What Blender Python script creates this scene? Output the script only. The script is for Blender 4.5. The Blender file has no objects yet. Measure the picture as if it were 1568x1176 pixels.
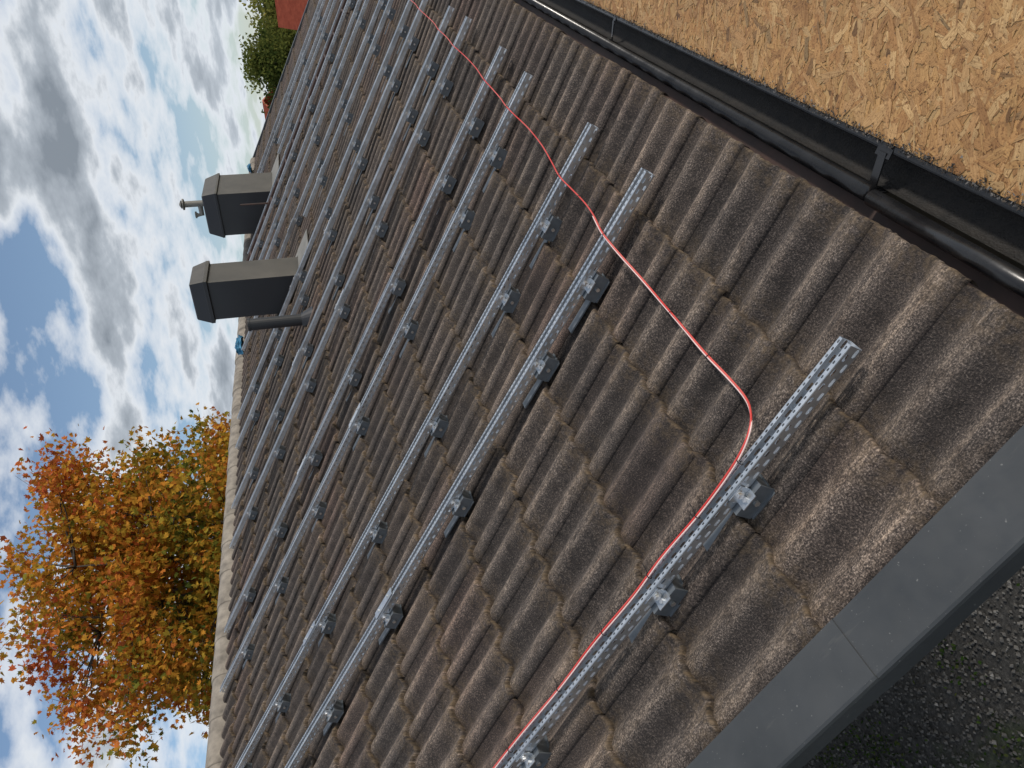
import bpy, math, random
import numpy as np
from mathutils import Vector, Matrix
random.seed(7); rng=np.random.default_rng(11)
TH=math.radians(27); c=math.cos(TH); sn=math.sin(TH)
scene=bpy.context.scene
def P(s,y,h=0.0): return (-s*c+h*sn, y, s*sn+h*c)

# ---------------------------------------------------------------- helpers
def link(ob,parent=None):
    scene.collection.objects.link(ob)
    if parent is not None: ob.parent=parent
    return ob
def empty(name,loc=(0,0,0)):
    e=bpy.data.objects.new(name,None); e.location=loc; e.empty_display_size=.2
    scene.collection.objects.link(e); return e
class MB:
    def __init__(s): s.v=[]; s.f=[]; s.m=[]
    def add(s,vs,fs,mi=0):
        o=len(s.v); s.v+= [tuple(v) for v in vs]; s.f+=[tuple(i+o for i in f) for f in fs]; s.m+=[mi]*len(fs)
    def box(s,x0,x1,y0,y1,z0,z1,mi=0,tr=None):
        vs=[(x0,y0,z0),(x1,y0,z0),(x1,y1,z0),(x0,y1,z0),(x0,y0,z1),(x1,y0,z1),(x1,y1,z1),(x0,y1,z1)]
        if tr: vs=[tr(*v) for v in vs]
        s.add(vs,[(0,3,2,1),(4,5,6,7),(0,1,5,4),(1,2,6,5),(2,3,7,6),(3,0,4,7)],mi)
    def tube(s,pts,rad,n=8,mi=0,cap=True):
        pts=[Vector(p) for p in pts]; m=len(pts)
        if not hasattr(rad,'__len__'): rad=[rad]*m
        up=Vector((.13,.21,.97)); vs=[]
        for i,p in enumerate(pts):
            d=(pts[min(i+1,m-1)]-pts[max(i-1,0)])
            if d.length<1e-9: d=Vector((0,0,1))
            d.normalize()
            a=d.cross(up)
            if a.length<.05: a=d.cross(Vector((1,0,0)))
            a.normalize(); b=d.cross(a)
            for k in range(n):
                t=2*math.pi*k/n
                vs.append(p+(a*math.cos(t)+b*math.sin(t))*rad[i])
        fs=[]
        for i in range(m-1):
            for k in range(n):
                fs.append((i*n+k,i*n+(k+1)%n,(i+1)*n+(k+1)%n,(i+1)*n+k))
        if cap: fs.append(tuple(range(n-1,-1,-1))); fs.append(tuple((m-1)*n+k for k in range(n)))
        s.add(vs,fs,mi)
    def obj(s,name,mats,parent=None,smooth=False,bevel=0,loc=None):
        me=bpy.data.meshes.new(name); me.from_pydata(s.v,[],s.f); me.update()
        for mt in mats: me.materials.append(mt)
        me.polygons.foreach_set('material_index',s.m)
        if smooth: me.polygons.foreach_set('use_smooth',[True]*len(s.f))
        ob=bpy.data.objects.new(name,me); link(ob,parent)
        if loc: ob.location=loc
        if bevel:
            b=ob.modifiers.new('bev','BEVEL'); b.width=bevel; b.segments=2; b.limit_method='ANGLE'
        return ob
def catmull(pts,n=8):
    pts=[Vector(p) for p in pts]; out=[]
    q=[pts[0]*2-pts[1]]+pts+[pts[-1]*2-pts[-2]]
    for i in range(1,len(q)-2):
        for k in range(n):
            t=k/n
            out.append(.5*((2*q[i])+(q[i+1]-q[i-1])*t+(2*q[i-1]-5*q[i]+4*q[i+1]-q[i+2])*t*t+(-q[i-1]+3*q[i]-3*q[i+1]+q[i+2])*t**3))
    out.append(pts[-1]); return out

class NT:
    def __init__(s,nt): s.nt=nt
    def n(s,t,**k):
        nd=s.nt.nodes.new(t)
        for a,b in k.items():
            if a.startswith('_'): nd.inputs[a[1:].replace('_',' ')].default_value=b
            else: setattr(nd,a,b)
        return nd
    def l(s,a,b): s.nt.links.new(a,b)
    def math(s,op,a,b=None,clamp=False):
        m=s.n('ShaderNodeMath',operation=op,use_clamp=clamp)
        for i,x in enumerate((a,b)):
            if x is None: continue
            if isinstance(x,(int,float)): m.inputs[i].default_value=x
            else: s.l(x,m.inputs[i])
        return m.outputs[0]
    def mix(s,f,a,b,bt='MIX'):
        m=s.n('ShaderNodeMix',data_type='RGBA',blend_type=bt)
        for i,x in ((0,f),(6,a),(7,b)):
            if isinstance(x,(int,float)): m.inputs[i].default_value=x
            elif isinstance(x,tuple): m.inputs[i].default_value=(*x,1)
            else: s.l(x,m.inputs[i])
        return m.outputs[2]
    def noise(s,vec,scale,detail=4,rough=.55):
        n=s.n('ShaderNodeTexNoise'); n.inputs['Scale'].default_value=scale; n.inputs['Detail'].default_value=detail; n.inputs['Roughness'].default_value=rough
        if vec is not None: s.l(vec,n.inputs['Vector'])
        return n.outputs['Fac']
    def ramp(s,f,stops):
        r=s.n('ShaderNodeValToRGB'); e=r.color_ramp.elements
        while len(e)<len(stops): e.new(.5)
        for i,(p,col) in enumerate(stops):
            e[i].position=p; e[i].color=(*col,1) if isinstance(col,tuple) else (col,col,col,1)
        s.l(f,r.inputs[0]); return r.outputs[0]
    def map(s,vec,scale=(1,1,1),rot=(0,0,0),loc=(0,0,0)):
        m=s.n('ShaderNodeMapping'); m.inputs['Scale'].default_value=scale; m.inputs['Rotation'].default_value=rot; m.inputs['Location'].default_value=loc
        s.l(vec,m.inputs[0]); return m.outputs[0]
def newmat(name,rough=.6,metal=0,col=None):
    m=bpy.data.materials.new(name); m.use_nodes=True; nt=m.node_tree
    b=nt.nodes['Principled BSDF']; b.inputs['Roughness'].default_value=rough; b.inputs['Metallic'].default_value=metal
    if col: b.inputs['Base Color'].default_value=(*col,1)
    return m,NT(nt),b
def bump(T,b,h,strength,dist):
    bp=T.n('ShaderNodeBump'); bp.inputs['Strength'].default_value=strength; bp.inputs['Distance'].default_value=dist
    T.l(h,bp.inputs['Height']); T.l(bp.outputs[0],b.inputs['Normal'])
def objco(T): return T.n('ShaderNodeTexCoord').outputs['Object']
def noisy(name,c1,c2,scale,rough=.6,metal=0,bstr=.2,bd=.002,detail=4,r2=None,sc=None):
    m,T,b=newmat(name,rough,metal); co=objco(T)
    if sc: co=T.map(co,scale=sc)
    f=T.noise(co,scale,detail,.6); T.l(T.ramp(f,[(.3,c1),(.7,c2)]),b.inputs['Base Color'])
    if bstr:
        f2=T.noise(co,scale*6,2); bump(T,b,f2,bstr,bd)
    if r2: T.l(T.ramp(f,[(.3,rough),(.7,r2)]),b.inputs['Roughness'])
    return m

# ---------------------------------------------------------------- materials
mt_tile,T,b=newmat('concrete_tile',.88)
uv=T.n('ShaderNodeAttribute',attribute_name='suv').outputs['Vector']
ta=T.n('ShaderNodeAttribute',attribute_name='tcol').outputs['Color']
sep=T.n('ShaderNodeSeparateColor'); T.l(ta,sep.inputs[0]); crest,front,rnd=sep.outputs
grain=T.noise(uv,210,2,.8)
grain2=T.noise(uv,75,2,.65)
patch=T.noise(uv,6,3,.7)
stn=T.noise(uv,19,3,.7)
streak=T.noise(T.map(uv,scale=(3.5,40,1)),1.0,4,.75)
base=T.ramp(grain,[(.34,(.014,.012,.011)),(.47,(.060,.052,.047)),(.58,(.145,.128,.115)),(.69,(.38,.345,.305))])
wear_sunlit=T.math('MULTIPLY',T.ramp(crest,[(.40,0.0),(.90,1.0)]),T.ramp(streak,[(.42,0.0),(.60,1.0)]))  # crest wear plus sunlit wave contrast, both put into the colour
wcol=T.ramp(T.math('ADD',T.math('MULTIPLY',grain2,.4),T.math('MULTIPLY',grain,.6)),[(.38,(.055,.045,.038)),(.50,(.19,.163,.135)),(.61,(.46,.40,.33))])
col=T.mix(T.math('MULTIPLY',wear_sunlit,.85),base,wcol)
valley_shade=T.math('MULTIPLY',T.ramp(crest,[(.12,1.0),(.66,0.0)]),T.ramp(patch,[(.32,.5),(.58,1.0)]))  # wave shading painted into the tile colour, valleys darkened
col=T.mix(T.math('MULTIPLY',valley_shade,.72),col,(.018,.015,.015))
col=T.mix(1.0,col,T.ramp(rnd,[(0.0,(.60,.57,.57)),(.5,(.86,.82,.80)),(1.0,(1.14,1.05,.99))]),'MULTIPLY')
col=T.mix(1.0,col,T.ramp(patch,[(.3,(.68,.66,.66)),(.7,(1.2,1.16,1.12))]),'MULTIPLY')
col=T.mix(1.0,col,T.ramp(stn,[(.34,(.55,.52,.50)),(.52,(1.04,1.03,1.02))]),'MULTIPLY')
big=T.noise(uv,.55,1,.5)
col=T.mix(T.ramp(big,[(.5,0.0),(.72,.6)]),col,T.mix(1.0,col,(1.22,.92,.84),'MULTIPLY'))
mossf=T.math('MULTIPLY',front,T.ramp(T.noise(uv,42,2,.7),[(.40,0.0),(.56,1.0)]))
mcol=T.ramp(grain2,[(.3,(.024,.018,.012)),(.7,(.17,.120,.07))])
col=T.mix(T.math('MULTIPLY',mossf,.8),col,mcol)
T.l(col,b.inputs['Base Color'])
hh=T.math('ADD',grain,T.math('MULTIPLY',grain2,.7)); hh=T.math('ADD',hh,T.math('MULTIPLY',front,.6))
bump(T,b,hh,.9,.0045)

mt_galv=noisy('galvanised_steel',(.50,.54,.58),(.72,.75,.78),14,.28,.88,.06,.001,r2=.40)
mt_hook=noisy('grey_hook_steel',(.11,.128,.145),(.18,.20,.22),20,.45,.35,.08,.001)
mt_bolt,_,_=newmat('bolt_steel',.3,.9,(.75,.75,.75))
mt_trim,T,b=newmat('anthracite_sheet',.42); co=objco(T)
f=T.noise(co,3,4,.6); spk=T.ramp(T.noise(co,150,1),[(.74,0.0),(.78,.5)])
tc=T.mix(spk,T.ramp(f,[(.3,(.030,.034,.037)),(.7,(.056,.060,.063))]),(.22,.22,.21))
scr=T.ramp(T.noise(T.map(co,scale=(7,60,7)),1,4,.7),[(.62,0.0),(.70,.35)])
T.l(T.mix(scr,tc,(.09,.09,.085)),b.inputs['Base Color'])
T.l(T.ramp(T.noise(co,18,3,.6),[(.3,.34),(.7,.58)]),b.inputs['Roughness']); bump(T,b,T.noise(co,7,2),.10,.006)
mt_black=noisy('black_painted_steel',(.008,.008,.009),(.020,.020,.021),9,.18,.1,.25,.0015,r2=.34)
mt_gutter_in=noisy('gutter_dirt',(.003,.003,.003),(.016,.013,.010),22,.75,0,.8,.006)
mt_ridge=noisy('ridge_concrete',(.13,.115,.098),(.31,.275,.23),9,.88,0,.5,.003)
mt_chim=noisy('chimney_sheet',(.013,.014,.017),(.022,.023,.027),2,.42,.0,.05,.001)
mt_chim_lit=noisy('sunlit_chimney_sheet',(.055,.050,.041),(.090,.081,.067),3,.5,.0,.05,.001)  # lighter copy of the chimney sheet, sunlight put into its colour
mt_flash=noisy('lead_flashing',(.15,.145,.13),(.25,.24,.22),5,.6,.2,.1,.002)
mt_dark=noisy('dark_brown_steel',(.03,.018,.014),(.07,.035,.026),8,.6,0,.1,.001)
mt_wall=noisy('white_render',(.55,.53,.49),(.68,.66,.61),3,.8,0,.2,.003)
mt_wood=noisy('timber',(.16,.10,.06),(.3,.2,.12),8,.7,0,.3,.003,sc=(1,1,.15))
mt_red,T,b=newmat('red_cable_sheath',.35); T.l(T.ramp(T.noise(objco(T),4,2),[(.35,(.58,.035,.03)),(.65,(.62,.10,.085))]),b.inputs['Base Color'])
mt_pale,_,_=newmat('pale_cable_sheath',.4,0,(.74,.55,.52))
mt_zip,_,_=newmat('black_nylon',.4,0,(.01,.01,.01))
mt_tarp=noisy('blue_tarp',(.02,.12,.24),(.05,.22,.36),10,.45,0,.6,.01)
mt_glass,_,_=newmat('window_glass',.08,0,(.03,.04,.05))
mt_redroof=noisy('red_clay_roof',(.36,.085,.045),(.52,.15,.08),5,.75,0,.4,.01)
mt_bark=noisy('bark',(.035,.028,.022),(.09,.075,.06),14,.9,0,0,.02,sc=(1,1,.25))

mt_osb,T,b=newmat('osb_board',.7); co=objco(T)
v=T.n('ShaderNodeTexVoronoi'); v.inputs['Scale'].default_value=1; T.l(T.map(co,scale=(18,45,18),rot=(0,0,.7)),v.inputs['Vector'])
T.l(T.ramp(T.noise(v.outputs['Color'],3,0),[(.3,(.34,.19,.07)),(.7,(.50,.30,.12))]),b.inputs['Base Color'])
mt_flake,T,b=newmat('osb_flakes',.66); co=objco(T)
fa=T.n('ShaderNodeAttribute',attribute_name='tcol').outputs['Color']
fv=T.n('ShaderNodeAttribute',attribute_name='suv').outputs['Vector']
grainf=T.noise(T.map(fv,scale=(26,330,40)),1,4,.65)
fc=T.mix(1.0,fa,T.ramp(grainf,[(.3,(.64,.57,.50)),(.62,(1.10,1.08,1.06))]),'MULTIPLY')
stain=T.noise(co,2.2,4,.65)
fc=T.mix(T.ramp(stain,[(.46,0.0),(.72,.6)]),fc,T.mix(1.0,fc,(.60,.50,.40),'MULTIPLY'))
fine=T.noise(co,140,3,.7)
fc=T.mix(1.0,fc,T.ramp(fine,[(.35,(.42,.35,.27)),(.46,(.94,.94,.95))]),'MULTIPLY')
T.l(fc,b.inputs['Base Color']); bump(T,b,T.math('ADD',grainf,fine),.5,.0010)

def leafmat(name):
    m=bpy.data.materials.new(name); m.use_nodes=True; T=NT(m.node_tree); b=T.nt.nodes['Principled BSDF']
    T.nt.nodes.remove(b)
    a=T.n('ShaderNodeAttribute',attribute_name='tcol').outputs['Color']
    d=T.n('ShaderNodeBsdfDiffuse'); T.l(a,d.inputs[0])
    tr=T.n('ShaderNodeBsdfTranslucent'); T.l(a,tr.inputs[0])
    mx=T.n('ShaderNodeMixShader'); mx.inputs[0].default_value=.42
    T.l(d.outputs[0],mx.inputs[1]); T.l(tr.outputs[0],mx.inputs[2]); T.l(mx.outputs[0],T.nt.nodes['Material Output'].inputs[0])
    return m
mt_leaf=leafmat('leaf')
mt_ground,T,b=newmat('ground_mix',.95); co=objco(T)
g=T.noise(co,22,5,.75)
grav=T.ramp(g,[(.3,(.02,.02,.019)),(.55,(.065,.063,.06)),(.75,(.16,.155,.145))])
moss=T.ramp(T.noise(co,40,3),[(.3,(.02,.035,.01)),(.7,(.08,.12,.03))])
mf=T.ramp(T.noise(co,.9,4,.6),[(.54,0.0),(.68,.7)])
sepc=T.n('ShaderNodeSeparateXYZ'); T.l(co,sepc.inputs[0])
far=T.ramp(T.math('MULTIPLY',T.math('ABSOLUTE',T.math('ADD',sepc.outputs[0],4.0)),.05),[(.35,0.0),(.45,1.0)])
mf=T.math('MAXIMUM',mf,far)
T.l(T.mix(mf,grav,moss),b.inputs['Base Color']); bump(T,b,g,.9,.03)
mt_peb,T,b=newmat('pebble',.85)
T.l(T.n('ShaderNodeAttribute',attribute_name='tcol').outputs['Color'],b.inputs['Base Color'])

def npmesh(name,verts,faces,mats,tcol=None,suv=None,smooth=False,parent=None):
    me=bpy.data.meshes.new(name); verts=np.asarray(verts,dtype=np.float32)
    faces=np.asarray(faces,dtype=np.int32)
    me.vertices.add(len(verts)); me.vertices.foreach_set('co',verts.ravel())
    nf,k=faces.shape
    me.loops.add(nf*k); me.loops.foreach_set('vertex_index',faces.ravel())
    me.polygons.add(nf); me.polygons.foreach_set('loop_start',np.arange(nf,dtype=np.int32)*k)
    me.polygons.foreach_set('loop_total',np.full(nf,k,dtype=np.int32))
    me.polygons.foreach_set('use_smooth',np.full(nf,smooth))
    me.update(calc_edges=True); me.validate()
    if tcol is not None:
        a=me.attributes.new('tcol','FLOAT_COLOR','POINT'); tc=np.ones((len(verts),4),dtype=np.float32); tc[:,:3]=tcol; a.data.foreach_set('color',tc.ravel())
    if suv is not None:
        a=me.attributes.new('suv','FLOAT_VECTOR','POINT'); a.data.foreach_set('vector',np.asarray(suv,dtype=np.float32).ravel())
    for m in mats: me.materials.append(m)
    ob=bpy.data.objects.new(name,me); link(ob,parent); return ob

# ================================================================ HOUSE
house=empty('house')
Y0,Y1=.735,17.0; CO=.365; S0=.02; NCO=15; PW=.15
ph0=.81
def wave(y):
    p=2*np.pi*(y-ph0)/PW
    return .0180*(np.cos(p)-.12*np.cos(2*p))
ncol=26; yo=np.linspace(-.012,.30,ncol)
so=np.array([0.006,0.0,.002,.010,.12,.26,.415]); drop=np.array([-.034,-.012,-.003,0,0,0,0])
V=[];F=[];C=[];U=[]; off=0
gridf=[]
nr=len(so); nc=ncol+1
for i in range(nr-1):
    for j in range(nc-1):
        gridf.append((i*nc+j,i*nc+j+1,(i+1)*nc+j+1,(i+1)*nc+j))
gridf=np.array(gridf)
ntile=int((Y1-Y0)/.30)+1
for i in range(NCO):
    sf=S0+i*CO
    for j in range(ntile):
        y0=Y0+.045+j*.30
        dh=rng.normal(0,.0018); ds=rng.normal(0,.0045); tl=rng.normal(0,.009); rv=np.clip(rng.normal(.5,.24),0,1)
        yy=y0+np.concatenate([[yo[0]],yo]); 
        ss=sf+so+ds
        SS,YY=np.meshgrid(ss,yy,indexing='ij')
        SS=SS+(YY-y0-.15)*tl
        jit=rng.normal(0,.0014,size=nc)
        SS[:4]+=jit
        H=wave(YY)+.029*(1-(SS-sf)/.42)+dh+drop[:,None]
        H=H+np.exp(-((YY-y0+.012)/.02)**2)*.005
        H[:,0]-=.011
        pts=np.stack([-SS*c+H*sn,YY,SS*sn+H*c],-1).reshape(-1,3)
        V.append(pts); F.append(gridf+off); off+=len(pts)
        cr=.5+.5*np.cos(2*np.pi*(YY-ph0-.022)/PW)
        fr=np.clip(1-np.abs(SS-sf-ds)/.022,0,1)+0*cr
        fr[0:3]=1; 
        fr=np.maximum(fr,.65*np.clip((SS-sf-.335)/.03,0,1))
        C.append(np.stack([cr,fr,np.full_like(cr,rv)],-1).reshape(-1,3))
        U.append(np.stack([SS+i*.37,YY,H*0+rv*7],-1).reshape(-1,3))
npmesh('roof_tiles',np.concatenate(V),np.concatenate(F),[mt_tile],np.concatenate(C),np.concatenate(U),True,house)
RS=S0+NCO*CO+.06
rx,_,rz=P(RS,0,0)
m=MB()
m.box(-.02,RS-.05,.80,Y1+.1,-.10,-.05,0,P)
m.obj('roof_deck',[mt_dark],house)
m=MB(); m.box(-.035,.004,.74,Y1+.1,-.26,-.052); m.obj('eave_fascia',[mt_dark],house)
yy=np.arange(Y0,Y1+.2,.0375*.5)
V=[];F=[];C=[];U=[];off=0
for i in range(NCO):
    s_=np.array([0,0.0,.37])+i*CO; h_=np.array([-.025,.022,.0])
    SS,YY=np.meshgrid(s_,yy,indexing='ij'); H=wave(YY)+h_[:,None]
    X=2*rx-(-SS*c+H*sn); Z=SS*sn+H*c
    n_=len(yy); V.append(np.stack([X,YY,Z],-1).reshape(-1,3))
    ff=[(a*n_+k+1,a*n_+k,(a+1)*n_+k,(a+1)*n_+k+1) for a in range(2) for k in range(n_-1)]
    F.append(np.array(ff)+off); off+=3*n_
    C.append(np.stack([.5+.5*np.cos(2*np.pi*(YY-ph0)/PW),0*YY,0*YY+.5],-1).reshape(-1,3)); U.append(np.stack([SS,YY,0*YY],-1).reshape(-1,3))
npmesh('rear_roof_tiles',np.concatenate(V),np.concatenate(F),[mt_tile],np.concatenate(C),np.concatenate(U),True,house)
m=MB(); y=.66
while y<Y1+.1:
    L=.40; vs=[];n=12; dz=random.uniform(-.003,.003)
    for (yy_,r) in ((y,.106),(y,.120),(y+.012,.122),(y+.2,.118),(y+L,.114)):
        for k in range(n+1):
            a=math.radians(-18+216*k/n)
            vs.append((rx+math.cos(a)*r*1.05,yy_,rz-.035+dz+math.sin(a)*r))
    fs=[(q*(n+1)+k,q*(n+1)+k+1,(q+1)*(n+1)+k+1,(q+1)*(n+1)+k) for q in range(4) for k in range(n)]
    m.add(vs,fs); y+=.375
m.obj('ridge_caps',[mt_ridge],house,smooth=True)
def verge(name,ya,inner,drop):
    m=MB(); segs=[(-.06,.73,0)]+[(.70+2*k,2.73+2*k,.003*(k%2+1)) for k in range(3)]
    for s0,s1,l in segs:
        s1=min(s1,RS+.05)
        if s0>=s1: continue
        w_=ya-inner
        pr=[(inner-w_*.02,.010+l),(inner,.046+l),(inner+w_*.03,.054+l),(inner+w_*.07,.054+l),(ya-w_*.03,.049+l),(ya,.045+l),(ya+w_*.015,.038+l),(ya+w_*.03,-drop+l),(ya-w_*.06,-drop-.008+l)]
        vs=[]
        for s_ in (s0,s1):
            for (yq,h) in pr: vs.append(P(s_,yq,h))
        k=len(pr); fs=[(i,i+1,k+i+1,k+i) for i in range(k-1)]
        m.add(vs,fs)
    o=m.obj(name,[mt_trim],house)
    sd=o.modifiers.new('s','SOLIDIFY'); sd.thickness=.0015
verge('verge_trim',.628,.768,.006); verge('far_verge_trim',Y1+.30,Y1+.14,.05)
m=MB(); m.box(-.06,RS,.80,.83,-.22,-.10,0,P); m.box(-.06,RS,Y1+.18,Y1+.24,-.20,-.02,0,P)
def PR(a,b_,h): q=P(a,b_,h); return (2*rx-q[0],q[1],q[2])
m.box(-.06,RS,.645,.70,-.20,.04,0,PR); m.box(-.06,RS,Y1+.18,Y1+.24,-.20,.04,0,PR)
m.obj('barge_boards',[mt_trim],house)
GZ=-3.2; m=MB()
xw0,xw1=2*rx+.45,-.45; yw0,yw1=3.9,Y1-.1
m.box(xw0,xw1,yw0,yw1,GZ,-.12)
m.add([(xw0,yw0,-.12),(xw1,yw0,-.12),(rx,yw0,rz-.35),(xw0,yw1,-.12),(xw1,yw1,-.12),(rx,yw1,rz-.35)],[(0,1,2),(4,3,5)])
m.obj('walls',[mt_wall],house)
m=MB()
for x in (-.35,2*rx+.35,rx): m.box(x-.06,x+.06,.95,1.07,GZ,-.15 if x!=rx else rz-.4)
m.obj('carport_posts',[mt_wood],house)
m=MB()
for y in (5.,8.,11.,14.):
    m.box(xw1,xw1+.04,y,y+1.3,GZ+1,GZ+2.2,0); m.box(xw1+.041,xw1+.05,y+.07,y+1.23,GZ+1.07,GZ+2.13,1)
m.obj('windows',[mt_wall,mt_glass],house)

m=MB()
m.tube([P(-.024,.70,-.012),P(-.024,1.46,-.012)],.021,16)
m.tube([P(-.030,1.475,-.016),P(-.030,Y1+.1,-.016)],.022,16)
m.obj('eave_drip_edge',[mt_black],house,smooth=True)
gut=empty('rain_gutter'); m=MB()
GX,GZZ,GR=.070,-.070,.044
def gsect(y,r): return [(GX+math.cos(a)*r,y,GZZ+math.sin(a)*r) for a in [math.pi+math.pi*k/14 for k in range(15)]]
a=gsect(.66,GR)+gsect(Y1+.2,GR); m.add(a,[(k,k+1,15+k+1,15+k) for k in range(14)],1)
m.tube([(GX+GR+.004,.66,GZZ+.006),(GX+GR+.004,Y1+.2,GZZ+.006)],.007,10,0)
m.add(gsect(.66,GR),[tuple(range(15))],0)
m.obj('trough',[mt_black,mt_gutter_in],gut,smooth=True)
m=MB()
for y in [.9,1.5]+list(np.arange(3.3,Y1,1.8)):
    w=.012 if y!=1.5 else .026
    pts_o=[(GX+math.cos(a)*(GR+.004),GZZ+math.sin(a)*(GR+.004)) for a in [math.pi+math.pi*k/12 for k in range(13)]]
    pts=[(.006,-.03)]+[(GX-GR-.006,-.045)]+pts_o+[(GX+GR+.014,GZZ+.016),(GX+GR-.012,GZZ+.020)]
    n=len(pts); vs=[(p[0],y-w,p[1]) for p in pts]+[(p[0],y+w,p[1]) for p in pts]
    m.add(vs,[(k,k+1,n+k+1,n+k) for k in range(n-1)],0)
    m.box(.008,GX+GR,y-w*.5,y+w*.5,-.050,-.046,0)
o=m.obj('gutter_brackets',[mt_black],gut); sd=o.modifiers.new('s','SOLIDIFY'); sd.thickness=.003

# ================================================================ RAILS
RL=4.95
def rail_mesh(L):
    m=MB()
    def cell(o,U_,V_,u0,u1,v0,v1,cu,cv,a,bb,chf):
        O=[(u0,v0),((u0+u1)/2,v0),(u1,v0),(u1,(v0+v1)/2),(u1,v1),((u0+u1)/2,v1),(u0,v1),(u0,(v0+v1)/2)]
        I=[(cu-a,cv-bb*chf),(cu-a*chf,cv-bb),(cu+a*chf,cv-bb),(cu+a,cv-bb*chf),(cu+a,cv+bb*chf),(cu+a*chf,cv+bb),(cu-a*chf,cv+bb),(cu-a,cv+bb*chf)]
        Q=[tuple(o[k]+U_[k]*p[0]+V_[k]*p[1] for k in range(3)) for p in O+I]
        m.add(Q,[(0,1,9,8),(1,2,10,9),(2,3,11,10),(3,4,12,11),(4,5,13,12),(5,6,14,13),(6,7,15,14),(7,0,8,15)])
    W=.0205;H=.041;X=(1,0,0)
    for sy in (-1,1):
        n=int(L/.04)
        for i in range(n):
            u=i*.04
            cell((0,sy*W,0),X,(0,0,1),u,u+.04,.003,.021,u+.013,.012,.0110,.0042,.6)
            cell((0,sy*W,0),X,(0,0,1),u,u+.04,.021,.038,u+.030,.0295,.0095,.0040,.6)
        prof=[(W,.038),(W-.0008,.0402),(W-.003,.041)]
        for a_,b_ in zip(prof[:-1],prof[1:]):
            m.add([(0,sy*a_[0],a_[1]),(n*.04,sy*a_[0],a_[1]),(n*.04,sy*b_[0],b_[1]),(0,sy*b_[0],b_[1])],[(0,1,2,3)])
        m.add([(0,sy*W,.003),(n*.04,sy*W,.003),(n*.04,sy*(W-.003),0),(0,sy*(W-.003),0)],[(0,1,2,3)])
        for i in range(n*2):
            u=i*.02
            cell((0,sy*(W-.003),H),X,(0,-sy,0),u,u+.02,0,.0085,u+.01,.0042,.0042,.0024,.5)
        m.add([(0,sy*(W-.0115),H),(n*.04,sy*(W-.0115),H),(n*.04,sy*(W-.0118),H-.008),(0,sy*(W-.0118),H-.008)],[(0,1,2,3)])
    for i in range(int(n*.04/.05)):
        u=i*.05; cell((0,-W+.003,0),X,(0,1,0),u,u+.05,0,2*W-.006,u+.025,W-.003,.014,.0055,.6)
    me=bpy.data.meshes.new('rail'); me.from_pydata(m.v,[],m.f); me.update(); me.materials.append(mt_galv); return me
RM={}
def rail_me(L):
    k=round(L,2)
    if k not in RM: RM[k]=rail_mesh(L)
    return RM[k]
m=MB(); 
m.box(-.050,.050,-.026,.040,-.006,-.001,0)
m.box(-.050,.050,.036,.040,-.050,-.006,0)
m.box(-.045,.045,-.024,.046,-.054,-.050,0)
m.add([(-.050,.036,-.006),(-.050,-.026,-.006),(-.040,-.026,-.050),(-.040,.036,-.050),(-.047,.036,-.006),(-.047,-.026,-.006),(-.037,-.026,-.050),(-.037,.036,-.050)],[(0,1,2,3),(4,7,6,5),(0,3,7,4),(1,5,6,2)],0)
m.box(.040,.20,-.015,.018,-.048,-.042,0)
m.box(-.024,.024,.0212,.0245,-.004,.032,1)
m.box(-.024,.024,.0212,.050,-.001,.0025,1)
m.tube([(0,.0245,.018),(0,.033,.018)],.0085,6,2); m.tube([(0,.0245,.018),(0,.027,.018)],.012,14,2)
m.tube([(.002,.038,.0025),(.002,.038,.010)],.007,6,2)
m.tube([(.0,.040,-.028),(.0,.046,-.028)],.008,6,2)
hk=bpy.data.meshes.new('roof_hook'); hk.from_pydata(m.v,[],m.f); hk.update()
for x in (mt_hook,mt_galv,mt_bolt): hk.materials.append(x)
hk.polygons.foreach_set('material_index',m.m)
mm=MB()
mm.box(-.09,.09,-.019,.019,.0425,.0465,0); mm.tube([(-.05,0,.0465),(-.05,0,.053)],.007,6,1); mm.tube([(.05,0,.0465),(.05,0,.053)],.007,6,1)
spl=bpy.data.meshes.new('splice'); spl.from_pydata(mm.v,[],mm.f); spl.update(); spl.materials.append(mt_galv); spl.materials.append(mt_bolt); spl.polygons.foreach_set('material_index',mm.m)
Rm=Matrix(((-c,0,sn,0),(0,-1,0,0),(sn,0,c,0),(0,0,0,1)))
RH=.075
ys=[1.14]
for k in range(9): ys+=[2.255+1.457*k,2.795+1.457*k]
for i,y in enumerate(ys):
    L=RL; 
    if 7.2<y<8.2: L=2.75
    if 11.8<y<13.0: L=3.5
    ro=bpy.data.objects.new('mounting_rail',rail_me(L)); link(ro)
    s0=.25+ (random.uniform(-.015,.015) if i>2 else 0)
    M=Rm.copy(); M.translation=Vector(P(s0,y,RH))
    ro.matrix_world=M@Matrix.Rotation(random.uniform(-.002,.002),4,'Z')
    for hs in (.685,1.05,1.78,2.51,3.24,3.97,4.70):
        if hs>L+.2: continue
        ho=bpy.data.objects.new('roof_hook',hk); link(ho,ro); ho.location=(hs-s0,0,0)
    for ss in ([2.2] if i%2 else [3.1]):
        if ss<L: 
            so_=bpy.data.objects.new('rail_splice',spl); link(so_,ro); so_.location=(ss,0,0)

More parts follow.
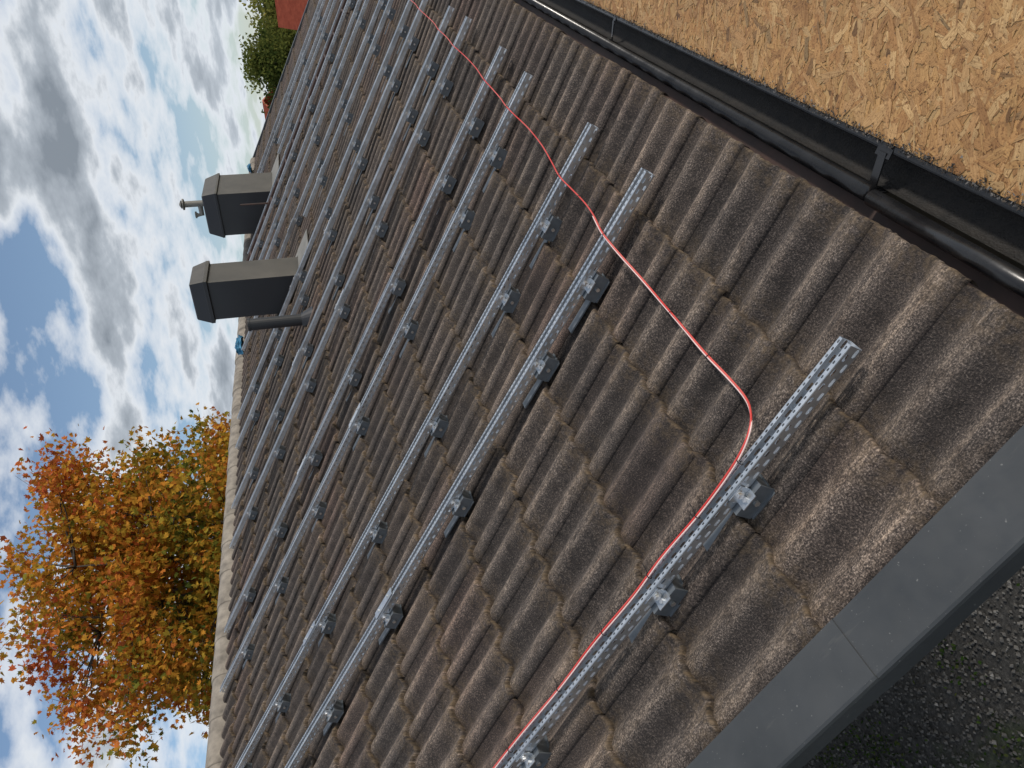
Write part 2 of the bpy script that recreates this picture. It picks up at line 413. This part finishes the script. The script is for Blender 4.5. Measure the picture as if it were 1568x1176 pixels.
# ================================================================ CABLE
cp=[(5.1,1.158,.124),(4.2,1.155,.122),(3.2,1.158,.123),(2.3,1.154,.121),(1.8,1.158,.124),(1.5,1.155,.121),(1.3,1.158,.124),(1.1,1.155,.121),(.95,1.158,.124),(.8,1.155,.121),(.68,1.158,.123),(.60,1.168,.124),(.545,1.195,.120),(.522,1.24,.105),(.520,1.31,.075),(.528,1.42,.050),(.538,1.57,.036),(.538,1.72,.034),(.535,1.86,.040),(.527,2.0,.058),(.515,2.13,.095),(.505,2.22,.119),(.500,2.29,.120),(.492,2.42,.10),(.488,2.55,.092),(.486,2.68,.105),(.484,2.76,.119),(.480,2.83,.120),(.476,2.98,.095),(.462,3.2,.080),(.452,3.42,.088),(.450,3.6,.110),(.448,3.70,.120),(.446,3.78,.120),(.445,3.9,.108),(.442,4.08,.110),(.438,4.22,.120),(.436,4.3,.119),(.434,4.6,.09),(.432,4.9,.095),(.432,5.12,.118),(.432,5.2,.119),(.43,5.45,.105),(.43,5.68,.119),(.43,5.74,.119),(.43,6.1,.09),(.43,6.6,.119),(.43,6.9,.10),(.43,7.15,.119),(.43,7.6,.09),(.43,8.05,.12),(.43,8.6,.12),(.43,9.1,.09),(.43,9.5,.12)]
m=MB(); m.tube(catmull([P(*p) for p in cp],8),.0029,8); 
cable=m.obj('red_cable',[mt_red],smooth=True)
m=MB(); cq=[(s_+(.0045 if y_>1.2 else 0),y_-(.0055 if y_<1.3 else 0),h_+.0012*math.sin(k*1.7)) for k,(s_,y_,h_) in enumerate(cp[:24])]
m.tube(catmull([P(*p) for p in cq],8),.0022,6); m.obj('pale_wire',[mt_pale],cable,smooth=True)
m=MB()
def ring(s_,y_,h_,r,ax):
    pts=[]
    for k in range(13):
        a=2*math.pi*k/12
        pts.append(P(s_,y_+math.cos(a)*r,h_+math.sin(a)*r) if ax=='s' else P(s_+math.cos(a)*r,y_,h_+math.sin(a)*r))
    m.tube(pts,.0013,5,0,False)
for s_ in (.62,.80,1.02,1.25,1.5,1.8,2.2): ring(s_,1.153,.121,.0085,'s'); m.tube([P(s_,1.163,.121),P(s_-.01,1.185,.135)],.001,4)
for (s_,y_) in ((.503,2.25),(.482,2.80),(.447,3.72),(.438,4.25)): ring(s_,y_,.119,.006,'y'); m.tube([P(s_,y_,.125),P(s_+.02,y_+.01,.145)],.001,4)
for (s_,y_,h_) in ((.54,1.55,.036),(.538,1.8,.037),(.49,2.6,.098)): ring(s_,y_,h_,.0070,'y')
m.obj('zip_ties',[mt_zip],cable)

# ================================================================ CHIMNEYS
def chimney(x0,x1,y0,y1,zt,zc,fl):
    e=empty('chimney',((x0+x1)/2,(y0+y1)/2,0)); ox,oy=(x0+x1)/2,(y0+y1)/2
    m=MB(); hx,hy=(x1-x0)/2,(y1-y0)/2
    zb=-x1*math.tan(TH)-.1
    m.box(-hx,hx,-hy,hy,zb,zt); m.m[3]=1  # eaves-side face takes the painted sunlit copy
    m.obj('sheet_metal_body',[mt_chim,mt_chim_lit],e,bevel=.006)
    m=MB(); o=.026; d=(zc-zt)
    a=[(-hx-o,-hy-o),(hx+o,-hy-o),(hx+o,hy+o),(-hx-o,hy+o)]
    lv=[(1.0,zt-.02),(1.0,zt+.015),(.985,zt+.022),(.85,zt+d*.93),(.81,zc)]
    vs=[(p[0]*k,p[1]*k,z) for k,z in lv for p in a]
    fs=[(q*4+i,q*4+(i+1)%4,(q+1)*4+(i+1)%4,(q+1)*4+i) for q in range(4) for i in range(4)]+[(16,17,18,19),(3,2,1,0)]
    m.add(vs,fs)
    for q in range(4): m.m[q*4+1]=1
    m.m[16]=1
    m.obj('crown_cap',[mt_chim,mt_chim_lit],e,bevel=.004)
    m=MB()
    tr=lambda a_,b_,h: (P(a_,b_,h)[0]-ox,P(a_,b_,h)[1]-oy,P(a_,b_,h)[2])
    sf=-x1/c; sb=-x0/c
    m.box(sf-fl,sf,y0-.02,y1+.10,.045,.053,0,tr); m.box(sf,sb+.1,y0-.05,y0,.030,.040,0,tr); m.box(sf,sb+.1,y1,y1+.1,.040,.050,0,tr)
    m.obj('flashing',[mt_flash],e)
    return e
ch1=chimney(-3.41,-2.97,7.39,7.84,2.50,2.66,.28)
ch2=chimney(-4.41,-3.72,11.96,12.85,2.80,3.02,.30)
m=MB(); m.tube([(.05,.0,2.98),(.05,.0,3.36)],.050,16); m.tube([(.05,0,3.36),(.05,0,3.38)],[.09,.09],16); m.tube([(.05,0,3.40),(.05,0,3.43)],[.07,.02],16)
m.tube([(.05,0,3.12),(-.13,-.02,3.12),(-.13,-.02,3.20)],.040,14); m.tube([(-.13,-.02,3.2),(-.13,-.02,3.22)],.055,14)
m.obj('flue_pipe',[mt_flash],ch2,smooth=False)
vp=empty('vent_pipe',(0,0,0)); x,y,z=P(3.25,6.30,0); m=MB()
m.tube([(x,y,z-.05),(x,y,z+.54)],.055,20); m.tube([(x,y,z+.54),(x,y,z+.56)],.060,20); m.tube([(x,y,z-.03),(x,y,z+.08)],[.12,.060],20)
m.obj('pipe',[mt_chim],vp,smooth=False)
lad=empty('roof_ladder'); m=MB()
for yy_ in (11.12,11.40): m.tube([P(.75,yy_,.09),P(5.3,yy_,.09)],.020,8)
for s_ in np.arange(.9,5.3,.32): m.tube([P(s_,11.12,.09),P(s_,11.40,.09)],.013,8)
for s_ in (1.2,2.6,4.0,5.1):
    for yy_ in (11.12,11.40): m.tube([P(s_,yy_,.09),P(s_,yy_,.0)],.01,6)
x,y,z=P(4.2,11.40,.09); m.tube([(x,y,z),(x,y,z+.42)],.014,8)
m.obj('rungs_and_rails',[mt_dark],lad)
def tarp(x,y,z,r):
    m=MB(); n=12; vs=[]; rr=np.random.default_rng(int(y*10))
    for i in range(n):
        for j in range(n):
            a=2*math.pi*j/n; t=i/(n-1); q=r*math.sin(t*math.pi*.55)*(1+.15*rr.normal())
            vs.append((x+math.cos(a)*q,y+1.4*math.sin(a)*q,z+r*.8*math.cos(t*math.pi*.5)+rr.normal()*.01))
    m.add(vs,[(i*n+j,i*n+(j+1)%n,(i+1)*n+(j+1)%n,(i+1)*n+j) for i in range(n-1) for j in range(n)])
    m.obj('blue_tarpaulin',[mt_tarp])
tarp(rx+.16,9.1,rz-.04,.12); tarp(rx+.2,16.2,rz-.0,.09)

# ================================================================ SCAFFOLD PLATFORM
plat=empty('scaffold_platform'); PX0,PZ=.135,-.05
m=MB(); m.box(PX0,1.35,-1.3,14,PZ-.022,PZ-.004); m.obj('osb_sheet',[mt_osb],plat)
N=17000
L=rng.uniform(.03,.12,N)*np.where(rng.random(N)<.3,.5,1); W=rng.uniform(.006,.030,N); ang=rng.normal(.35,.8,N)
u=rng.uniform(0,1,N); cy=.3+ (u**1.35)*9.0; cx=PX0+.012+rng.uniform(0,1,N)*(.16+.55*np.minimum(1,cy/9+.75))
zz=PZ-.004+rng.uniform(.0003,.0022,N)
k=np.array([(-1,-.25),(-.75,-1),(.2,-.9),(.85,-1),(1,.1),(.7,.95),(-.3,1),(-.9,.7)])
kk=k[None]*np.stack([L/2,W/2],-1)[:,None,:]*rng.uniform(.6,1.2,(N,8,1))
ca,sa=np.cos(ang)[:,None],np.sin(ang)[:,None]
X=cx[:,None]+kk[...,0]*ca-kk[...,1]*sa; Yy=cy[:,None]+kk[...,0]*sa+kk[...,1]*ca
X=np.maximum(X,PX0+.001)
Zf=zz[:,None]+kk[...,0]*rng.normal(0,.005,N)[:,None]+kk[...,1]*rng.normal(0,.012,N)[:,None]
Vf=np.stack([X,Yy,Zf],-1).reshape(-1,3); Ff=np.arange(N*8).reshape(N,8)
pal=np.array([(.52,.30,.125),(.56,.34,.145),(.48,.265,.10),(.60,.39,.175),(.42,.22,.08),(.52,.29,.11),(.54,.315,.12)])
cc=pal[rng.integers(0,len(pal),N)]*rng.uniform(.80,1.08,(N,1)); dk=rng.random(N)<.03; cc[dk]*=.5
sv=np.stack([kk[...,0]+rng.uniform(0,50,N)[:,None],kk[...,1]+rng.uniform(0,50,N)[:,None],0*X],-1).reshape(-1,3)
npmesh('osb_strands',Vf,Ff,[mt_flake],np.repeat(cc,8,0),sv,False,plat)
m=MB(); m.box(PX0-.014,PX0-.001,-1.3,14,PZ-.09,PZ-.003); m.box(PX0+.3,PX0+.36,-1.3,14,PZ-.12,PZ-.023)
for y in np.arange(-.8,14,2.4): m.box(PX0+.01,1.35,y,y+.05,PZ-.12,PZ-.0225)
m.obj('edge_beam',[mt_black],plat)
m=MB()
for y in (-1.,4.,9.,13.5):
    for x in (PX0+.33,1.3): m.tube([(x,y,GZ),(x,y,PZ-.12)],.024,10)
m.obj('standards',[mt_galv],plat)
N=7500
cy=.7+rng.uniform(0,1,N)**1.5*8; cx=np.where(rng.random(N)<.68,PX0-.007+np.abs(rng.normal(0,.012,N)),rng.uniform(PX0,.75,N)); sz=rng.uniform(.0012,.0062,N)
sz=np.where(cx>PX0+.04,sz*.5,sz)
kt=rng.normal(0,1,(N,4,3)); kt/=np.linalg.norm(kt,axis=-1,keepdims=True)
base=np.stack([cx,cy,np.full(N,PZ+.001)],-1)
Vd=(base[:,None]+kt*sz[:,None,None]*np.array([1,1,.5])); fd=np.array([(0,1,2),(0,2,3),(0,3,1),(1,3,2)])
Fd=(np.arange(N)[:,None,None]*4+fd[None]).reshape(-1,3)
cd=np.array([(.02,.016,.012),(.05,.04,.03),(.14,.13,.12),(.03,.025,.02)])[rng.integers(0,4,N)]
npmesh('roof_debris',Vd.reshape(-1,3),Fd,[mt_peb],np.repeat(cd,4,0))

# ================================================================ GROUND
m=MB(); m.add([(-600,-600,GZ),(600,-600,GZ),(600,900,GZ),(-600,900,GZ)],[(0,1,2,3)]); m.obj('ground',[mt_ground])
N=13000
px=rng.uniform(-9,-1.2,N); py=rng.uniform(.6,3.8,N); sz=rng.uniform(.007,.024,N)
oc=np.array([(1,0,0),(-1,0,0),(0,1,0),(0,-1,0),(0,0,1),(0,0,-1)],float); of=np.array([(0,2,4),(2,1,4),(1,3,4),(3,0,4),(2,0,5),(1,2,5),(3,1,5),(0,3,5)])
Vp=np.stack([px,py,np.full(N,GZ+.008)],-1)[:,None]+oc[None]*sz[:,None,None]*rng.uniform(.6,1.2,(N,6,1))
pc=rng.uniform(.03,.15,(N,1))*np.array([1,.97,.92]); pc[rng.random(N)<.03]*=2
npmesh('gravel',Vp.reshape(-1,3),(np.arange(N)[:,None,None]*6+of[None]).reshape(-1,3),[mt_peb],np.repeat(pc,6,0))
def leafcloud(name,C3,size,cols,mats,parent=None,flat=0.0,shape='maple'):
    N=len(C3)
    if shape=='maple': K=np.array([(0,-.9),(.9,-.45),(.45,0),(.8,.6),(.25,.4),(0,1.05),(-.3,.4),(-.8,.55),(-.5,0),(-.95,-.35)])
    else: K=np.array([(0,-1),(.7,-.3),(.5,.6),(0,1),(-.6,.5),(-.6,-.4)])
    a=rng.normal(0,1,(N,3)); a[:,2]*=(1-flat); a/=np.linalg.norm(a,axis=1,keepdims=True)
    r=rng.normal(0,1,(N,3)); bb=np.cross(a,r); bb/=np.linalg.norm(bb,axis=1,keepdims=True)
    s=size*rng.uniform(.6,1.25,(N,1,1))
    V=C3[:,None]+(a[:,None]*K[None,:,0:1]+bb[:,None]*K[None,:,1:2])*s
    nrm=np.cross(a,bb); V=V+nrm[:,None]*(K[None,:,0:1]**2)*s*.25
    k=len(K)
    return npmesh(name,V.reshape(-1,3),np.arange(N*k).reshape(N,k),mats,np.repeat(cols,k,0),None,False,parent)
N=3200; cl=rng.uniform([-9,.8],[-1.5,3.6],(75,2)); id_=rng.integers(0,75,N)
pp=cl[id_]+rng.normal(0,.13,(N,2)); C3=np.column_stack([pp,GZ+rng.uniform(0,.05,N)])
gc=np.array([(.04,.08,.018),(.07,.11,.03),(.03,.055,.015),(.10,.12,.04)])[rng.integers(0,4,N)]
leafcloud('moss_and_weeds',C3,.017,gc,[mt_leaf],flat=.3,shape='oval')

# ================================================================ TREES
def tree(name,base,crown_c,rad,ncl,nl,lsize,palf,seed,trunk=.22,csz=.42,shape='maple'):
    global rng
    r=np.random.default_rng(seed); e=empty(name)
    base=np.array(base,float); cc=np.array(crown_c,float); rad=np.array(rad,float)
    fork=base+(cc-base)*.45
    m=MB(); m.tube(catmull([base,base+(fork-base)*.5+r.normal(0,.08,3),fork],5),[trunk*(1.15-.4*i/10) for i in range(11)],10)
    limbs=[]; nl_=11
    for i in range(nl_):
        a=2*math.pi*i/nl_+r.uniform(-.3,.3); el=r.uniform(.25,1.35)
        d=np.array([math.cos(a)*math.cos(el),math.sin(a)*math.cos(el),math.sin(el)])
        end=cc+d*rad*r.uniform(.60,.80)-np.array([0,0,rad[2]*.12])
        st=fork-np.array([0,0,r.uniform(0,.8)]); mid=st+(end-st)*.45+np.array([0,0,-.1])*rad[2]*.2+r.normal(0,.15,3)
        pts=catmull([st,mid,end],7); limbs.append([np.array(p) for p in pts])
        m.tube(pts,[trunk*.5*(1-.88*k/(len(pts)-1)) for k in range(len(pts))],7)
    allp=np.array([p for l in limbs for p in l])
    cents=[]
    tries=0
    while len(cents)<ncl:
        tries+=1
        d=r.normal(0,1,3); d/=np.linalg.norm(d); q=r.uniform(.06,1)**.40
        lump=1+.09*math.sin(3*d[0]+seed)*math.cos(4*d[1])+.08*math.sin(7*d[2]+5*d[0])
        p=cc+d*rad*q*lump*.93
        if p[2]<cc[2]-rad[2]*.95: continue
        if tries<8000 and cents and min(np.linalg.norm(np.array(cents)-p,axis=1))<csz*.85: continue
        cents.append(p)
    cents=np.array(cents)
    for p in cents:
        dd=np.linalg.norm(allp-p,axis=1)+np.maximum(0,allp[:,2]-p[2])*1.5; q=allp[np.argmin(dd)]
        md=q+(p-q)*.5+r.normal(0,.08,3)*rad[0]/3.5
        m.tube(catmull([q,md,p],3),[trunk*.09,trunk*.08,trunk*.07,trunk*.06,trunk*.05,trunk*.035,trunk*.02],4)
        for _ in range(3):
            t2=p+r.normal(0,csz*.6,3); m.tube([p-(p-md)*r.uniform(0,.6),t2],[trunk*.03,trunk*.012],3)
    m.obj('trunk_and_limbs',[mt_bark],e,smooth=True)
    w=r.uniform(.6,1.4,ncl); w/=w.sum(); idx=r.choice(ncl,nl,p=w)
    sc=r.uniform(.75,1.25,ncl)*csz
    off=np.clip(r.normal(0,1,(nl,3)),-1.9,1.9)
    C3=cents[idx]+off*sc[idx][:,None]*np.array([1,1,.62])
    cols=palf(C3,cc,rad,r,idx,ncl)
    sv=rng; rng=r; leafcloud('foliage',C3,lsize,cols,[mt_leaf],e,shape=shape); rng=sv
    return e
def pal_autumn(C3,cc,rad,r,idx,ncl):
    n=len(C3); t=(C3-cc)/rad; cl=r.normal(0,.17,ncl)[idx]
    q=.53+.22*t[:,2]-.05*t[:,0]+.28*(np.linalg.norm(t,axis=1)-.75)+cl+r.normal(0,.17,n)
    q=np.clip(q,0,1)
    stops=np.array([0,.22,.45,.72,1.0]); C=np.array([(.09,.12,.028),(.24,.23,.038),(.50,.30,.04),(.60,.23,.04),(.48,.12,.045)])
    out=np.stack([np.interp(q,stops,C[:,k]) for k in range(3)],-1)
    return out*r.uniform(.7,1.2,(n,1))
def pal_green(C3,cc,rad,r,idx,ncl):
    n=len(C3); q=np.clip(.4+r.normal(0,.22,ncl)[idx]+r.normal(0,.15,n),0,1)[:,None]
    return (1-q)*np.array([.05,.075,.02])+q*np.array([.20,.21,.05])
def pal_yel(C3,cc,rad,r,idx,ncl):
    n=len(C3); q=np.clip(.5+r.normal(0,.25,ncl)[idx]+r.normal(0,.15,n),0,1)[:,None]
    return (1-q)*np.array([.12,.16,.04])+q*np.array([.34,.30,.08])
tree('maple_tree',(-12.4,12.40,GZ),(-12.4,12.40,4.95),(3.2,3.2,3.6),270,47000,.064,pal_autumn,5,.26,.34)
tree('deciduous_tree',(-7.7,39,GZ),(-7.7,39,.9),(2.1,2.1,2.7),90,30000,.075,pal_green,8,.2,.42,'oval')
tree('deciduous_tree',(-5.4,52,GZ),(-5.4,52,1.4),(3.2,3.2,2.8),80,20000,.12,pal_yel,18,.2,.55,'oval')
tree('deciduous_tree',(-.5,54,GZ),(-.5,54,1.6),(3.5,3.5,3.2),90,14000,.17,pal_green,48,.2,.6,'oval')
tree('deciduous_tree',(-11.2,60,GZ),(-11.2,60,.9),(3,3,2.8),80,14000,.14,pal_green,28,.2,.55,'oval')
N=42000
a=rng.uniform(0,2*math.pi,N); R=rng.uniform(95,135,N)
hgt=6+2.5*np.sin(a*13)+1.5*np.sin(a*31+1)+1.2*np.sin(a*67)
C3=np.column_stack([np.cos(a)*R,np.sin(a)*R,GZ+rng.uniform(0,1,N)**.8*np.maximum(hgt,2.5)])
q=np.clip(.4+.3*np.sin(a*41)+rng.normal(0,.2,N),0,1)[:,None]
cols=(1-q)*np.array([.05,.075,.025])+q*np.array([.22,.20,.06])
leafcloud('distant_trees',C3,.75,cols,[mt_leaf],shape='oval')
mt_brick=noisy('red_brick_wall',(.2,.07,.05),(.3,.12,.08),8)
def nhouse(x,y,w,d,ez,rz_,rot):
    e=empty('brick_house',(x,y,0)); e.rotation_euler=(0,0,rot)
    m=MB(); m.box(-w/2,w/2,-d/2,d/2,GZ,ez); m.add([(-w/2,-d/2,ez),(-w/2,d/2,ez),(-w/2,0,rz_),(w/2,-d/2,ez),(w/2,d/2,ez),(w/2,0,rz_)],[(0,2,1),(3,4,5)])
    m.obj('walls',[mt_brick],e)
    m=MB(); k=(rz_-ez)/(d/2); o=.5
    for sg in (-1,1):
        n=24
        for i in range(n):
            t0=i/n;t1=(i+1)/n
            ya=sg*(d/2+o)*(1-t0); yb=sg*(d/2+o)*(1-t1); za=ez-o*k+(rz_-ez+o*k)*t0+.05; zb=ez-o*k+(rz_-ez+o*k)*t1+.02
            m.box(-w/2-o,w/2+o,min(ya,yb),max(ya,yb),min(za,zb)-.02,max(za,zb)+.02)
    m.obj('roof',[mt_redroof],e)
    m=MB()
    for xx in np.arange(-w/2+1,w/2-1,2.4): m.box(xx,xx+1.2,-d/2-.04,-d/2-.002,GZ+1,GZ+2.2,0); m.box(xx+.08,xx+1.12,-d/2-.06,-d/2-.041,GZ+1.08,GZ+2.12,1)
    m.obj('windows',[mt_wall,mt_glass],e)
nhouse(.1,36.5,10,7,.45,1.9,.10)
nhouse(-14.2,50,4.0,7,2.3,3.7,-.2)

# ================================================================ LIGHT, SKY
Ld=Vector((.86,.17,.46)).normalized()
sd=bpy.data.lights.new('sun','SUN'); sd.energy=2.6; sd.angle=math.radians(7.0); sd.color=(1,.93,.84)
so_=bpy.data.objects.new('sun',sd); link(so_); so_.rotation_euler=Ld.to_track_quat('Z','Y').to_euler()
w=bpy.data.worlds.new('World'); scene.world=w; w.use_nodes=True; T=NT(w.node_tree); nt=w.node_tree
bg=nt.nodes['Background']; out=nt.nodes['World Output']
sky=T.n('ShaderNodeTexSky',sky_type='NISHITA'); sky.sun_disc=False; sky.sun_elevation=math.asin(Ld.z); sky.sun_rotation=math.atan2(Ld.x,Ld.y)
sky.air_density=1.0; sky.dust_density=1.2; sky.ozone_density=1.5
T.l(sky.outputs[0],bg.inputs[0]); bg.inputs[1].default_value=.14
g=T.n('ShaderNodeTexCoord').outputs['Generated']; sx=T.n('ShaderNodeSeparateXYZ'); T.l(g,sx.inputs[0])
zc=T.math('ADD',T.math('MAXIMUM',sx.outputs[2],0.0),.20)
cb=T.n('ShaderNodeCombineXYZ'); T.l(T.math('DIVIDE',sx.outputs[0],zc),cb.inputs[0]); T.l(T.math('DIVIDE',sx.outputs[1],zc),cb.inputs[1])
pl=cb.outputs[0]
cv=T.map(pl,loc=(5.3,2.4,0))
n1=T.noise(cv,2.0,2,.5); n3=T.noise(cv,5.5,6,.56)
def blob(x,y,r):
    d=T.n('ShaderNodeVectorMath',operation='DISTANCE'); T.l(pl,d.inputs[0]); d.inputs[1].default_value=(x,y,0)
    q=T.math('DIVIDE',d.outputs['Value'],r); return T.math('POWER',2.718,T.math('MULTIPLY',T.math('MULTIPLY',q,q),-1.0))
dens=T.math('ADD',T.math('MULTIPLY',T.math('SUBTRACT',n1,.5),.85),T.math('MULTIPLY',T.math('SUBTRACT',n3,.5),.62))
dens=T.math('ADD',dens,.475)
for (x,y,r,k) in ((-.57,1.97,.24,.17),(-1.02,1.92,.15,.16),(-.77,1.60,.13,-.19),(-.99,1.48,.17,-.17),(-.50,1.62,.14,.05),(-1.4,.95,.22,-.10),(-1.25,1.3,.16,.05),(-.95,2.35,.2,-.03),(-.42,2.35,.2,.08)):
    dens=T.math('ADD',dens,T.math('MULTIPLY',blob(x,y,r),k))
mask=T.ramp(dens,[(.38,0.0),(.45,.55),(.53,1.0)])
ccol=T.ramp(dens,[(.42,(.93,.95,.98)),(.52,(.82,.86,.91)),(.60,(.47,.52,.58)),(.72,(.26,.30,.35))])
haze=T.ramp(sx.outputs[2],[(.0,1.0),(.18,0.0)])
ccol=T.mix(T.math('MULTIPLY',haze,.4),ccol,(.76,.84,.93))
mask=T.math('MAXIMUM',mask,T.math('MULTIPLY',haze,.3))
bg2=T.n('ShaderNodeBackground'); T.l(ccol,bg2.inputs[0]); bg2.inputs[1].default_value=.94
mx=T.n('ShaderNodeMixShader'); T.l(mask,mx.inputs[0]); T.l(bg.outputs[0],mx.inputs[1]); T.l(bg2.outputs[0],mx.inputs[2]); T.l(mx.outputs[0],out.inputs[0])
scene.view_settings.view_transform='Standard'; scene.view_settings.look='None'; scene.view_settings.exposure=0

# ================================================================ CAMERA (photo is taken with the phone on its side)
R_=Vector((.8181,.5621,-.1219)); D_=Vector((.0305,-.2541,-.9667)); Fw=Vector((-.5744,.7871,-.2250))
Fw.normalize(); D_=(D_-Fw*D_.dot(Fw)).normalized(); R_=D_.cross(Fw).normalized()
cam=bpy.data.cameras.new('camera'); cam.sensor_width=36; cam.lens=26.1; cam.clip_end=3000; cam.clip_start=.05
co_=bpy.data.objects.new('camera',cam); link(co_)
co_.matrix_world=Matrix((( D_.x,R_.x,-Fw.x,1.45*sn),(D_.y,R_.y,-Fw.y,0),(D_.z,R_.z,-Fw.z,1.45*c),(0,0,0,1)))
scene.camera=co_
